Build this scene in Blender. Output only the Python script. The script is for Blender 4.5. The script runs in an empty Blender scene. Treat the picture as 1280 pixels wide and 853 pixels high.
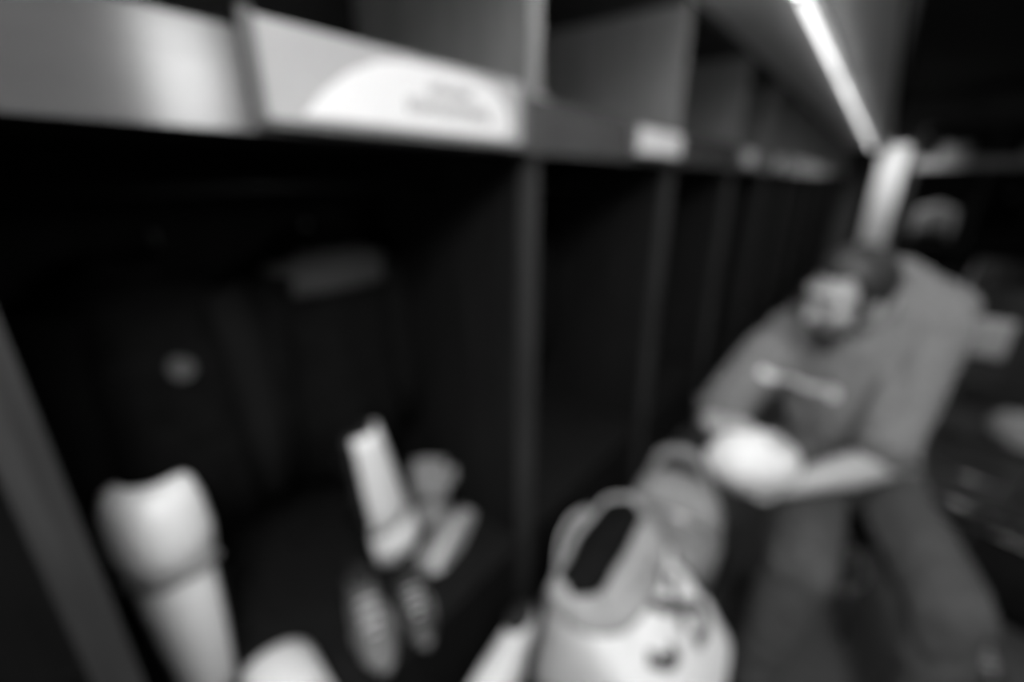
import bpy, bmesh, math, random
from mathutils import Vector, Matrix, Quaternion
from mathutils.bvhtree import BVHTree

S = bpy.context.scene
C = S.collection
random.seed(7)

R = math.radians
# ------------------------------------------------------------------ camera
EYE = Vector((0, 0, 1.5))
YAW, PITCH, FPX = math.radians(38.2), math.radians(19.6), 562.0
cam_data = bpy.data.cameras.new('camera')
cam_data.sensor_width = 36.0
cam_data.lens = 36.0 * FPX / 1280.0
cam_data.clip_start = 0.02
cam_data.dof.use_dof = True              # the photograph is thrown far out of focus
cam_data.dof.focus_distance = 0.10
cam_data.dof.aperture_fstop = 2.9
cam = bpy.data.objects.new('camera', cam_data)
cam.location = EYE
cam.rotation_euler = (math.pi / 2 - PITCH, 0, YAW)
C.objects.link(cam)
S.camera = cam

# ------------------------------------------------------------------ world and exposure
W = bpy.data.worlds.new('room_air')
S.world = W
W.use_nodes = True
W.node_tree.nodes['Background'].inputs[0].default_value = (1, 1, 1, 1)
W.node_tree.nodes['Background'].inputs[1].default_value = 0.004
vs = S.view_settings
vs.view_transform = 'Standard'
vs.look = 'None'
vs.gamma = 1.0
vs.use_curve_mapping = False
vs.exposure = 0.0

# ------------------------------------------------------------------ the ceiling lamp and added fill lights
def area(name, loc, aim, sx, sy, power, spread=math.pi):
    l = bpy.data.lights.new(name, 'AREA')
    l.shape = 'RECTANGLE'
    l.size, l.size_y, l.energy, l.spread = sx, sy, power, spread
    o = bpy.data.objects.new(name, l)
    o.location = loc
    o.rotation_euler = (Vector(aim) - Vector(loc)).to_track_quat('-Z', 'Y').to_euler()
    C.objects.link(o)
    return o

STRIP_X, SOFFIT_Z = -0.335, 2.10
area('ceiling_lamp_light', (0.55, -0.35, 2.62), (-0.45, 0.75, 1.3), 0.5, 0.9, 62)
area('aisle_fill_light', (1.0, 3.1, 2.62), (0.3, 3.3, 0), 0.5, 1.2, 11)  # added fill, no fixture: brightens the farther name plates
area('soffit_fill_light', (1.6, -2.7, 1.2), (-0.3, 2.5, 1.9), 0.9, 1.6, 9)  # added fill from behind the camera, no doorway there: lifts the soffit underside
area('pillar_fill_light', (0.25, 9.9, 2.7), (0.05, 11.0, 1.3), 0.3, 0.3, 5.0, R(70))  # added fill, no fixture: brightens the pillar at the far end

# ------------------------------------------------------------------ materials (all greys: the photograph is black and white)
MATS = {}
def mat(name, v, rough=0.6, metal=0.0, var=0.15, scale=6.0, stretch=(1, 1, 1), bump=0.0, emit=0.0, coat=0.0, spec=0.5):
    if name in MATS: return MATS[name]
    m = bpy.data.materials.new(name)
    m.use_nodes = True
    nt = m.node_tree
    b = nt.nodes['Principled BSDF']
    b.inputs['Roughness'].default_value = rough
    b.inputs['Metallic'].default_value = metal
    b.inputs['Coat Weight'].default_value = coat
    b.inputs['Specular IOR Level'].default_value = spec
    tc = nt.nodes.new('ShaderNodeTexCoord')
    mp = nt.nodes.new('ShaderNodeMapping')
    mp.inputs['Scale'].default_value = stretch
    nz = nt.nodes.new('ShaderNodeTexNoise')
    nz.inputs['Scale'].default_value = scale
    nz.inputs['Detail'].default_value = 5
    rp = nt.nodes.new('ShaderNodeValToRGB')
    lo, hi = v * (1 - var), min(1, v * (1 + var))
    rp.color_ramp.elements[0].position = 0.3
    rp.color_ramp.elements[1].position = 0.7
    rp.color_ramp.elements[0].color = (lo, lo, lo, 1)
    rp.color_ramp.elements[1].color = (hi, hi, hi, 1)
    nt.links.new(tc.outputs['Object'], mp.inputs['Vector'])
    nt.links.new(mp.outputs['Vector'], nz.inputs['Vector'])
    nt.links.new(nz.outputs['Fac'], rp.inputs['Fac'])
    nt.links.new(rp.outputs['Color'], b.inputs['Base Color'])
    if bump:
        bp = nt.nodes.new('ShaderNodeBump')
        bp.inputs['Strength'].default_value = bump
        bp.inputs['Distance'].default_value = 0.01
        nt.links.new(nz.outputs['Fac'], bp.inputs['Height'])
        nt.links.new(bp.outputs['Normal'], b.inputs['Normal'])
    if emit:
        b.inputs['Emission Color'].default_value = (1, 1, 1, 1)
        b.inputs['Emission Strength'].default_value = emit
    MATS[name] = m
    return m

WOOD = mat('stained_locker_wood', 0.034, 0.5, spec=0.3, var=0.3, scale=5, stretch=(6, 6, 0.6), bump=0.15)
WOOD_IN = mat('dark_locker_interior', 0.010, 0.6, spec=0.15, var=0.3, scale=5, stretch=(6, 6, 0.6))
CUBBY = mat('grey_cubby_panel', 0.21, 0.5, var=0.15, scale=5, stretch=(6, 6, 0.6))
BOARD = mat('satin_metal_board', 0.20, 0.15, metal=0.6, var=0.12, scale=7, stretch=(3, 0.7, 3))
CARD = mat('grey_name_card', 0.42, 0.5, var=0.06)
PAPER = mat('white_paper', 0.82, 0.6, var=0.03)
INK = mat('grey_print_ink', 0.2, 0.6, var=0.1)
FRAME = mat('dark_frame', 0.12, 0.5)
SOFFIT = mat('painted_soffit', 0.8, 0.8, var=0.05, scale=3)
PLASTER = mat('dark_painted_wall', 0.07, 0.8, var=0.2, scale=3)
CEIL = mat('dark_ceiling', 0.05, 0.9, var=0.2, scale=3)
CARPET = mat('dark_carpet', 0.06, 0.95, var=0.35, scale=60, bump=0.4)
PILLAR = mat('white_pillar_paint', 0.85, 0.6, var=0.04)
METAL = mat('brushed_steel', 0.5, 0.3, metal=1.0, var=0.1, scale=20)
HOUSING = mat('white_lamp_housing', 0.7, 0.5, var=0.03)
TUBE = mat('lamp_diffuser', 0.9, 0.4, var=0.01, emit=2.2)
TUBE_NEAR = mat('boosted_lamp_tube', 0.9, 0.4, var=0.01, emit=22.0)  # near tubes out of view, glow boosted to light the scene
BLACK = mat('black_cloth', 0.007, 0.95, spec=0.1, var=0.3, scale=25, bump=0.2)
CHARCOAL = mat('charcoal_cloth', 0.03, 0.9, spec=0.15, var=0.25, scale=25, bump=0.2)
GREYCLOTH = mat('mid_grey_cloth', 0.24, 0.85, var=0.15, scale=30, bump=0.2)
SHIRTM = mat('grey_jersey_knit', 0.19, 0.9, var=0.12, scale=40, bump=0.25)
PANTM = mat('grey_trouser_cloth', 0.065, 0.9, var=0.2, scale=25, bump=0.25)
WHITECLOTH = mat('white_cloth', 0.72, 0.85, var=0.06, scale=30, bump=0.2)
PALECLOTH = mat('pale_grey_cloth', 0.50, 0.85, var=0.1, scale=30, bump=0.2)
WHITEPLASTIC = mat('white_plastic', 0.82, 0.35, var=0.05)
BLACKPLASTIC = mat('black_plastic', 0.02, 0.4, var=0.2)
RUBBER = mat('dark_rubber', 0.03, 0.7)
SKIN = mat('skin', 0.42, 0.5, var=0.06, scale=30)
HAIR = mat('dark_hair', 0.02, 0.5, var=0.4, scale=60, bump=0.4)
EYEWHITE = mat('eye_white', 0.7, 0.2, var=0.02)
BALL = mat('white_leather', 0.80, 0.45, var=0.04, scale=120, bump=0.12)
PRINT = mat('dark_print', 0.04, 0.8, var=0.2)
PALEPRINT = mat('pale_print', 0.85, 0.7, var=0.1)

# ------------------------------------------------------------------ mesh helpers
def pix(px, py, t):
    """World point on the photograph's ray (px, py) at depth t metres: used while surveying where things stand."""
    a, b = (px - 640) / FPX, -(py - 426.5) / FPX
    cp, sp = math.cos(PITCH), math.sin(PITCH)
    F = cp + sp * b
    hx, hy = -math.sin(YAW), math.cos(YAW)
    rx, ry = math.cos(YAW), math.sin(YAW)
    return EYE + t * Vector((hx * F + rx * a, hy * F + ry * a, -sp + cp * b))

def link(name, bm, m, parent=None, smooth=False, bevel=0.0):
    if bevel:
        es = [e for e in bm.edges if len(e.link_faces) == 2 and e.calc_face_angle(0) > 0.6]
        bmesh.ops.bevel(bm, geom=es, offset=bevel, segments=2, profile=0.6, affect='EDGES', clamp_overlap=True)
    bmesh.ops.recalc_face_normals(bm, faces=bm.faces)
    me = bpy.data.meshes.new(name)
    bm.to_mesh(me)
    bm.free()
    if smooth:
        for p in me.polygons: p.use_smooth = True
    me.materials.append(m)
    o = bpy.data.objects.new(name, me)
    C.objects.link(o)
    if parent is not None: o.parent = parent
    return o

def tag(o, label=None, cat=None, group=None, kind=None):
    if label: o['label'] = label
    if cat: o['category'] = cat
    if group: o['group'] = group
    if kind: o['kind'] = kind
    return o

def thing(name, label, cat, loc=(0, 0, 0), rz=0.0, group=None):
    o = bpy.data.objects.new(name, None)
    o.empty_display_size = 0.05
    o.location = loc
    o.rotation_euler = (0, 0, rz)
    C.objects.link(o)
    return tag(o, label, cat, group)

def copy_tree(o, parent=None):
    c = o.copy()
    C.objects.link(c)
    c.parent = parent
    for ch in list(o.children): copy_tree(ch, c)
    return c

def box(bm, lo, hi, M=None):
    x0, y0, z0 = lo
    x1, y1, z1 = hi
    vs_ = [(x0, y0, z0), (x1, y0, z0), (x1, y1, z0), (x0, y1, z0), (x0, y0, z1), (x1, y0, z1), (x1, y1, z1), (x0, y1, z1)]
    v = [bm.verts.new(M @ Vector(p) if M else p) for p in vs_]
    for f in ((0, 3, 2, 1), (4, 5, 6, 7), (0, 1, 5, 4), (1, 2, 6, 5), (2, 3, 7, 6), (3, 0, 4, 7)):
        bm.faces.new([v[i] for i in f])

def bx(lo, hi, M=None):
    bm = bmesh.new()
    box(bm, lo, hi, M)
    return bm

def loft(bm, rings, close=True, caps=True):
    R = [[bm.verts.new(p) for p in r] for r in rings]
    n = len(R[0])
    for a, b in zip(R, R[1:]):
        for i in range(n if close else n - 1):
            bm.faces.new((a[i], a[(i + 1) % n], b[(i + 1) % n], b[i]))
    if caps and close:
        bm.faces.new(list(reversed(R[0])))
        bm.faces.new(R[-1])
    return R

def ell(c, u, v, n=20, p=2.0):
    """A (super)ellipse ring about c spanned by the half-axis vectors u and v."""
    out = []
    for i in range(n):
        a = 2 * math.pi * i / n
        ca, sa = math.cos(a), math.sin(a)
        out.append(Vector(c) + Vector(u) * math.copysign(abs(ca) ** (2 / p), ca) + Vector(v) * math.copysign(abs(sa) ** (2 / p), sa))
    return out

def tube(bm, pts, rad, n=10, flat=1.0, up=None):
    pts = [Vector(p) for p in pts]
    rad = rad if isinstance(rad, (list, tuple)) else [rad] * len(pts)
    rings = []
    ref = Vector(up) if up else None
    for i, p in enumerate(pts):
        d = (pts[min(i + 1, len(pts) - 1)] - pts[max(i - 1, 0)]).normalized()
        if ref is None: ref = Vector((0, 0, 1)) if abs(d.z) < 0.9 else Vector((1, 0, 0))
        u = (ref - d * ref.dot(d)).normalized()
        v = d.cross(u)
        rings.append(ell(p, u * rad[i] * flat, v * rad[i], n))
        ref = u
    loft(bm, rings)

def ball(bm, c, r, n=16, axis=None):
    """Ellipsoid: r is one radius or a matrix of half axes."""
    M = r if isinstance(r, Matrix) else Matrix.Diagonal((r, r, r))
    T = Matrix.Translation(Vector(c)) @ M.to_4x4()
    bmesh.ops.create_uvsphere(bm, u_segments=n, v_segments=max(6, n // 2), radius=1.0, matrix=T)

def capsule(bm, a, b, ra, rb, n=14):
    """Tapered limb with round ends; later fused with its neighbours by a voxel remesh."""
    a, b = Vector(a), Vector(b)
    d = (b - a).normalized()
    ref = Vector((0, 0, 1)) if abs(d.z) < 0.9 else Vector((1, 0, 0))
    u = (ref - d * ref.dot(d)).normalized()
    v = d.cross(u)
    rings = []
    for k in range(1, 5):
        s = math.pi / 2 * k / 4
        rings.append(ell(a - d * ra * math.cos(s), u * ra * math.sin(s), v * ra * math.sin(s), n))
    rings.append(ell(a.lerp(b, 0.5), u * (ra + rb) / 2, v * (ra + rb) / 2, n))
    for k in range(4, 0, -1):
        s = math.pi / 2 * k / 4
        rings.append(ell(b + d * rb * math.cos(s), u * rb * math.sin(s), v * rb * math.sin(s), n))
    loft(bm, rings)

def fuse(name, bm, m, voxel, smooth_it=4, parent=None):
    """Fuse overlapping shells into ONE continuous smooth mesh."""
    bmesh.ops.recalc_face_normals(bm, faces=bm.faces)
    me = bpy.data.meshes.new(name)
    bm.to_mesh(me)
    bm.free()
    o = bpy.data.objects.new(name, me)
    C.objects.link(o)
    r = o.modifiers.new('r', 'REMESH')
    r.mode = 'VOXEL'
    r.voxel_size = voxel
    if smooth_it:
        s = o.modifiers.new('s', 'SMOOTH')
        s.factor = 0.5
        s.iterations = smooth_it
    dg = bpy.context.evaluated_depsgraph_get()
    me2 = bpy.data.meshes.new_from_object(o.evaluated_get(dg))
    o.modifiers.clear()
    o.data = me2
    bpy.data.meshes.remove(me)
    me2.name = name
    for p in me2.polygons: p.use_smooth = True
    me2.materials.clear()
    me2.materials.append(m)
    if parent is not None: o.parent = parent
    return o

def soft(o, levels=2):
    s = o.modifiers.new('s', 'SUBSURF')
    s.levels = s.render_levels = levels
    for p in o.data.polygons: p.use_smooth = True
    return o

def struct(name, bm, m, parent=None, bevel=0.0):
    return tag(link(name, bm, m, parent, bevel=bevel), kind='structure')

# ------------------------------------------------------------------ the room
PITCH_Y, FX, BX = 0.91, -0.65, -1.25        # locker width, front plane, back plane
N0, N1 = -1, 11
YEND = 11.5
struct('floor', bx((-1.32, -3.1, -0.05), (3.1, 11.6, 0)), CARPET)
struct('ceiling', bx((-1.32, -3.1, 2.9), (3.1, 11.6, 2.95)), CEIL)
struct('wall_left', bx((-1.36, -3.1, 0), (-1.30, 11.6, 2.9)), PLASTER)
struct('wall_end', bx((-1.30, YEND, 0), (3.05, 11.56, 2.9)), PLASTER)
struct('wall_back', bx((-1.30, -3.1, 0), (3.05, -3.04, 2.9)), PLASTER)
wr = bmesh.new()
box(wr, (3.0, -3.04, 0), (3.06, YEND, 1.75))
box(wr, (3.0, -3.04, 2.75), (3.06, YEND, 2.9))
box(wr, (3.0, -3.04, 1.75), (3.06, 1.25, 2.75))
box(wr, (3.0, 1.75, 1.75), (3.06, YEND, 2.75))
struct('wall_right', wr, PLASTER)
glare_pane = struct('glare_panel_1', bx((3.04, 1.25, 1.75), (3.05, 1.75, 2.75)), mat('bright_glare_panel', 0.8, 0.3, emit=6.0))  # unseen glowing pane, added to throw a glare on the front board
fr = bmesh.new()
for lo, hi in (((2.99, 1.23, 1.73), (3.04, 1.27, 2.77)), ((2.99, 1.73, 1.73), (3.04, 1.77, 2.77)), ((2.99, 1.27, 1.73), (3.04, 1.73, 1.77)), ((2.99, 1.27, 2.73), (3.04, 1.73, 2.77))):
    box(fr, lo, hi)
link('glare_panel_frame', fr, FRAME, glare_pane)
struct('ceiling_soffit', bx((-1.30, -3.04, SOFFIT_Z), (-0.085, YEND, 2.9)), SOFFIT)
struct('shade_board_1', bx((-0.085, -3.04, SOFFIT_Z + 0.003), (-0.07, YEND, 2.9)), mat('soffit_side_shade', 0.02, 0.8, spec=0.2))  # dark board added so the soffit's side face looks unlit
struct('wall_pillar', bx((-0.19, 10.98, 0), (0.20, YEND, SOFFIT_Z)), PILLAR, bevel=0.01)
struct('baseboard_right', bx((2.975, -3.0, 0), (3.0, YEND, 0.1)), FRAME)
struct('baseboard_end', bx((0.3, YEND - 0.025, 0), (2.975, YEND, 0.1)), FRAME)

# linear lamps set end to end under the soffit
ordinal = ['first', 'second', 'third', 'fourth', 'fifth', 'sixth', 'seventh', 'eighth', 'ninth', 'tenth', 'eleventh', 'twelfth', 'thirteenth']
def lamp(y0, y1, near, label):
    t = thing('linear_ceiling_lamp', label, 'lamp', (STRIP_X, (y0 + y1) / 2, SOFFIT_Z), 0, 'linear lamps along the soffit')
    h = (y1 - y0) / 2 - 0.004
    link('housing', bx((-0.022, -h, -0.02), (0.022, h, 0)), HOUSING, t, bevel=0.004)
    bm = bmesh.new()
    tube(bm, [(0, -h + 0.03, -0.052), (0, h - 0.03, -0.052)], 0.011, 10)
    link('lamp_tube', bm, TUBE_NEAR if near else TUBE, t, smooth=True)
    for s in (-1, 1):
        link('tube_holder', bx((-0.012, s * (h - 0.015) - 0.015, -0.066), (0.012, s * (h - 0.015) + 0.015, -0.02)), HOUSING, t)
LAMPS = [(-0.9, 0.6), (0.6, 1.85)] + [(1.85 + 1.5 * k, 1.85 + 1.5 * (k + 1)) for k in range(6)]
LAMPS[-1] = (LAMPS[-1][0], 10.95)
for i, (a, b) in enumerate(LAMPS):
    lamp(a, min(b, 10.95) if i < 7 else 10.95, i < 2, 'slim white strip lamp under the soffit, %s from the near end' % ordinal[i])

# ------------------------------------------------------------------ the lockers
SHELF0, SHELF1, BAND1, TOP = 1.563, 1.588, 1.681, 2.075
DIV = 0.021
def make_locker(label):
    t = thing('open_locker', label, 'locker', (0, 0, 0), 0, 'lockers in the long wooden row')
    for s in (0, 1):
        y0, y1 = (0.0, DIV) if s == 0 else (PITCH_Y - DIV, PITCH_Y)
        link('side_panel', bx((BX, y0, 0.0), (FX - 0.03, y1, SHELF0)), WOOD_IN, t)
        link('edge_trim', bx((FX - 0.03, y0, 0.0), (FX, y1, SHELF0)), WOOD, t, bevel=0.002)
        link('cubby_side', bx((BX, y0, SHELF1), (FX - 0.002, y1, TOP)), CUBBY, t, bevel=0.002)
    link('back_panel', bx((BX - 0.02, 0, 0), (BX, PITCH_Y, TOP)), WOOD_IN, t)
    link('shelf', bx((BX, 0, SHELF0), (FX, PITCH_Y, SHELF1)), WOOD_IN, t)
    link('top_panel', bx((BX - 0.02, 0, TOP), (FX, PITCH_Y, TOP + 0.02)), WOOD, t)
    link('front_board', bx((FX, 0.0, SHELF0 - 0.005), (FX + 0.018, PITCH_Y, BAND1 - 0.012)), BOARD, t, bevel=0.003)
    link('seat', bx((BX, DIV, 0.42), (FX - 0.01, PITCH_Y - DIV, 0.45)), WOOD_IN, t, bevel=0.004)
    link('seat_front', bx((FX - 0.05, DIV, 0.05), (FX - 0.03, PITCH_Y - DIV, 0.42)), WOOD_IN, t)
    bm = bmesh.new()
    tube(bm, [(-0.95, DIV, 1.49), (-0.95, PITCH_Y - DIV, 1.49)], 0.012, 8)
    link('clothes_rod', bm, mat('dark_rod', 0.05, 0.4, metal=0.8), t, smooth=True)
    for k in range(2):
        hy = 0.29 + 0.33 * k
        bm = bmesh.new()
        tube(bm, [(BX, hy, 1.36), (BX + 0.05, hy, 1.36), (BX + 0.07, hy, 1.375), (BX + 0.075, hy, 1.40)], 0.006, 6)
        link('coat_hook', bm, METAL, t, smooth=True)
    return t

lockers = []
base_locker = make_locker('x')
for k in range(N0, N1 + 1):
    o = base_locker if k == N0 else copy_tree(base_locker)
    o.location = (0, k * PITCH_Y + 0.0, 0)
    i = k - N0
    lockers.append(o)
names = {-1: 'open wooden locker at the left edge, under the blank shiny board',
         0: 'nearest whole open locker, holding white shin pads and shoes', 1: 'open wooden locker just beyond the white bag and grey backpack'}
for k, o in zip(range(N0, N1 + 1), lockers):
    o['label'] = names.get(k, '%s open wooden locker from the near end of the long row' % ordinal[k + 1])
lockers.insert(0, None)
lockers[-1]['label'] = 'last open wooden locker of the row, beside the white pillar'

def name_plate(locker, y0, y1, big, white=True):
    """Plate screwed to the front board: card, white paper insert, printed lines."""
    ly = locker.location.y
    z0, z1 = (1.573, BAND1 + 0.004) if big else (1.583, 1.658)
    pl = link('name_plate', bx((FX + 0.018, y0 - ly, z0), (FX + 0.026, y1 - ly, z1)), CARD if big else PAPER, locker, bevel=0.002)
    x = FX + 0.026
    fr_ = bmesh.new()
    for lo, hi in (((x, y0 - ly - 0.012, z0 - 0.008), (x + 0.006, y0 - ly + 0.004, z1 + 0.004)), ((x, y1 - ly - 0.004, z0 - 0.008), (x + 0.006, y1 - ly + 0.008, z1 + 0.004)), ((x, y0 - ly, z0 - 0.008), (x + 0.006, y1 - ly, z0 + 0.001))):
        box(fr_, lo, hi)
    link('plate_frame', fr_, FRAME, pl)
    if big:
        w = y1 - y0
        pts = [(0.10, 0.012), (0.89, 0.012), (0.925, 0.03), (0.91, 0.06), (0.84, 0.095), (0.72, 0.106), (0.44, 0.106), (0.34, 0.098), (0.24, 0.075), (0.16, 0.045)]
        bm = bmesh.new()
        a = [bm.verts.new((x, y0 - ly + u * w, z0 - 0.004 + v)) for u, v in pts]
        b = [bm.verts.new((x + 0.002, y0 - ly + u * w, z0 - 0.004 + v)) for u, v in pts]
        bm.faces.new(a); bm.faces.new(b)
        for i in range(len(pts)): bm.faces.new((a[i], a[(i + 1) % len(pts)], b[(i + 1) % len(pts)], b[i]))
        link('paper_insert', bm, PAPER, pl)
        bm = bmesh.new()
        xx = x + 0.002
        rnd = random.Random(3)
        for (u0, u1, v0, v1) in ((0.52, 0.72, 0.066, 0.083), (0.43, 0.80, 0.036, 0.056)):
            u = u0
            while u < u1 - 0.012:
                du = 0.022
                box(bm, (xx, y0 - ly + u * w, z0 - 0.004 + v0), (xx + 0.0015, y0 - ly + (u + 0.006) * w, z0 - 0.004 + v1))
                vv = rnd.choice((v0, (v0 + v1) / 2 - 0.002, v1 - 0.004))
                box(bm, (xx, y0 - ly + (u + 0.006) * w, z0 - 0.004 + vv), (xx + 0.0015, y0 - ly + (u + 0.016) * w, z0 - 0.004 + vv + 0.004))
                u += du
        tag(link('lettering', bm, INK, pl), 'two short lines of faint grey print', kind='stuff')
name_plate(lockers[2], 0.295, 0.828, True)
name_plate(lockers[3], 1.40, 1.805, False)
for k in range(3, N1 + 1):
    name_plate(lockers[k + 2], k * PITCH_Y + (0.70 if k == 2 else 0.03), k * PITCH_Y + (0.33 if k == 3 else 0.25), False)

# ------------------------------------------------------------------ contents of the lockers
def shin_pad(label, loc, lean, rz, face_dark=False):
    """Hockey shin pad standing upright: rounded knee cap over a long shin shell, dark liner behind."""
    t = thing('shin_pad', label, 'shin pad', loc, rz, 'white shin pads in the near locker')
    t.rotation_euler = (lean[0], lean[1], rz)
    rings = []
    n = 18
    def arc(z, r, d, th, sp=2.2):      # open C-shaped section, closed as a shell with thickness
        out = []
        for i in range(n):
            a = -sp / 2 + sp * i / (n - 1)
            out.append((r * math.sin(a), -d * math.cos(a), z))
        for i in range(n):
            a = sp / 2 - sp * i / (n - 1)
            out.append(((r - th) * math.sin(a), -(d - th) * math.cos(a), z))
        return [Vector(p) for p in out]
    prof = [(0.0, 0.062, 0.07), (0.05, 0.068, 0.078), (0.2, 0.082, 0.09), (0.33, 0.09, 0.098), (0.39, 0.088, 0.09), (0.4, 0.08, 0.08)]
    bm = bmesh.new(); loft(bm, [arc(z, r, d, 0.014) for z, r, d in prof]); link('shin_shell', bm, WHITEPLASTIC, t, smooth=True)
    kp = [(0.385, 0.076, 0.085), (0.40, 0.094, 0.112), (0.47, 0.105, 0.13), (0.54, 0.098, 0.118), (0.575, 0.085, 0.09), (0.585, 0.07, 0.06)]
    bm = bmesh.new(); loft(bm, [arc(z, r, d, 0.014, 2.5) for z, r, d in kp]); link('knee_cap', bm, WHITEPLASTIC, t, smooth=True)
    bm = bmesh.new(); loft(bm, [arc(z, r * 0.86, d * 0.8, 0.03, 3.3) for z, r, d in prof + [(0.44, 0.085, 0.095), (0.54, 0.08, 0.09), (0.56, 0.075, 0.08)]]); link('liner', bm, CHARCOAL, t, smooth=True)
    for z in (0.12, 0.30):
        bm = bmesh.new()
        tube(bm, [(0.082, -0.02, z), (0.06, 0.05, z), (0, 0.075, z), (-0.06, 0.05, z), (-0.082, -0.02, z)], 0.012, 6, flat=0.3)
        link('strap', bm, BLACK, t)
    bm = bmesh.new()
    tube(bm, [(0.092, -0.045, 0.392), (0.06, -0.085, 0.392), (0, -0.105, 0.392), (-0.06, -0.085, 0.392), (-0.092, -0.045, 0.392)], 0.012, 6)
    link('knee_joint', bm, GREYCLOTH, t, smooth=True)
    return t
shin_pad('upright white shin pad at the left side of the near locker', (-0.95, 0.135, 0.45), (0, 0), math.radians(62)).scale = (0.84, 0.84, 0.93)
sp_ = shin_pad('white shin pad turned narrow end up, leaning, mid near locker', (0, 0, 0), (0, 0), 0)
sp_.matrix_world = Matrix.Translation((-0.955, 0.605, 0.462)) @ Matrix.Rotation(R(7), 4, 'X') @ Matrix.Rotation(R(108), 4, 'Z') @ Matrix.Rotation(R(180), 4, 'Y') @ Matrix.Diagonal((0.86, 0.86, 0.74, 1)) @ Matrix.Translation((0, 0, -0.585))

def hung_jacket(label, loc, w, length, rz, highlight, patch, sleeve_m=BLACK):
    t = thing('hanging_jacket', label, 'jacket', loc, rz)
    def ring(z, hw, hd, fold=0.0):
        return [Vector((hw * math.cos(a), hd * math.sin(a) * (1 + fold * math.sin(6 * a)), z)) for a in [2 * math.pi * i / 28 for i in range(28)]]
    bm = bmesh.new()
    loft(bm, [ring(-0.02, w * 0.18, 0.045), ring(-0.05, w * 0.44, 0.06), ring(-0.10, w * 0.5, 0.075), ring(-0.3, w * 0.46, 0.08, 0.06), ring(-length * 0.7, w * 0.47, 0.085, 0.14), ring(-length, w * 0.5, 0.09, 0.2)])
    link('jacket_body', bm, BLACK, t, smooth=True)
    for s in (-1, 1):
        bm = bmesh.new()
        tube(bm, [(s * w * 0.43, 0, -0.085), (s * w * 0.52, -0.01, -0.2), (s * w * 0.56, -0.02, -0.4), (s * w * 0.55, -0.03, -0.6)], [0.065, 0.06, 0.052, 0.042], 12)
        link('sleeve', bm, sleeve_m, t, smooth=True)
    bm = bmesh.new()
    tube(bm, [(0.07, -0.03, -0.03), (0.06, -0.055, -0.005), (0, -0.06, -0.02), (-0.06, -0.055, -0.005), (-0.07, -0.03, -0.03), (-0.05, 0.04, 0.0), (0.05, 0.04, 0.0), (0.07, -0.03, -0.03)], 0.016, 8)
    link('collar', bm, sleeve_m, t, smooth=True)
    if highlight:
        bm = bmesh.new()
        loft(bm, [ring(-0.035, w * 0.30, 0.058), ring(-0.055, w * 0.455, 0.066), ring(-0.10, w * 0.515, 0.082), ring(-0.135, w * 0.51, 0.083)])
        tag(link('shoulder_highlight', bm, highlight, t, smooth=True), 'paler grey shoulder highlight')
    for (x, z, r) in patch:
        bm = bmesh.new()
        loft(bm, [ell((x, -0.098, z), (r, 0, 0), (0, 0, r), 16), ell((x, -0.075, z), (r, 0, 0), (0, 0, r), 16)])
        tag(link('patch', bm, mat('patch_cloth', 0.11, 0.9, spec=0.2), t), 'small round pale patch')
    return t
rzf = math.radians(90)             # front turned to the aisle
hung_jacket('black jacket with painted shoulder highlights on the right of the near locker', (-1.13, 0.64, 1.37), 0.36, 0.66, rzf, mat('shoulder_highlight_cloth', 0.09, 0.9, spec=0.2), [(0.0, -0.58, 0.022)])  # paler shoulder layer: highlights on the black cloth put into the colour
hung_jacket('black jacket with small pale chest patch, left in the near locker', (-1.11, 0.22, 1.36), 0.30, 0.60, rzf, None, [(0.02, -0.21, 0.022)], mat('dull_black_cloth', 0.012, 0.9, spec=0.1))
hung_jacket('dark jacket hanging in the locker beyond the white bag', (-1.12, 1.35, 1.36), 0.46, 0.7, rzf, None, [])
hung_jacket('dark jacket hanging in the fourth locker, left of the seated man', (-1.12, 2.28, 1.36), 0.46, 0.7, rzf, CHARCOAL, [])

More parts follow.
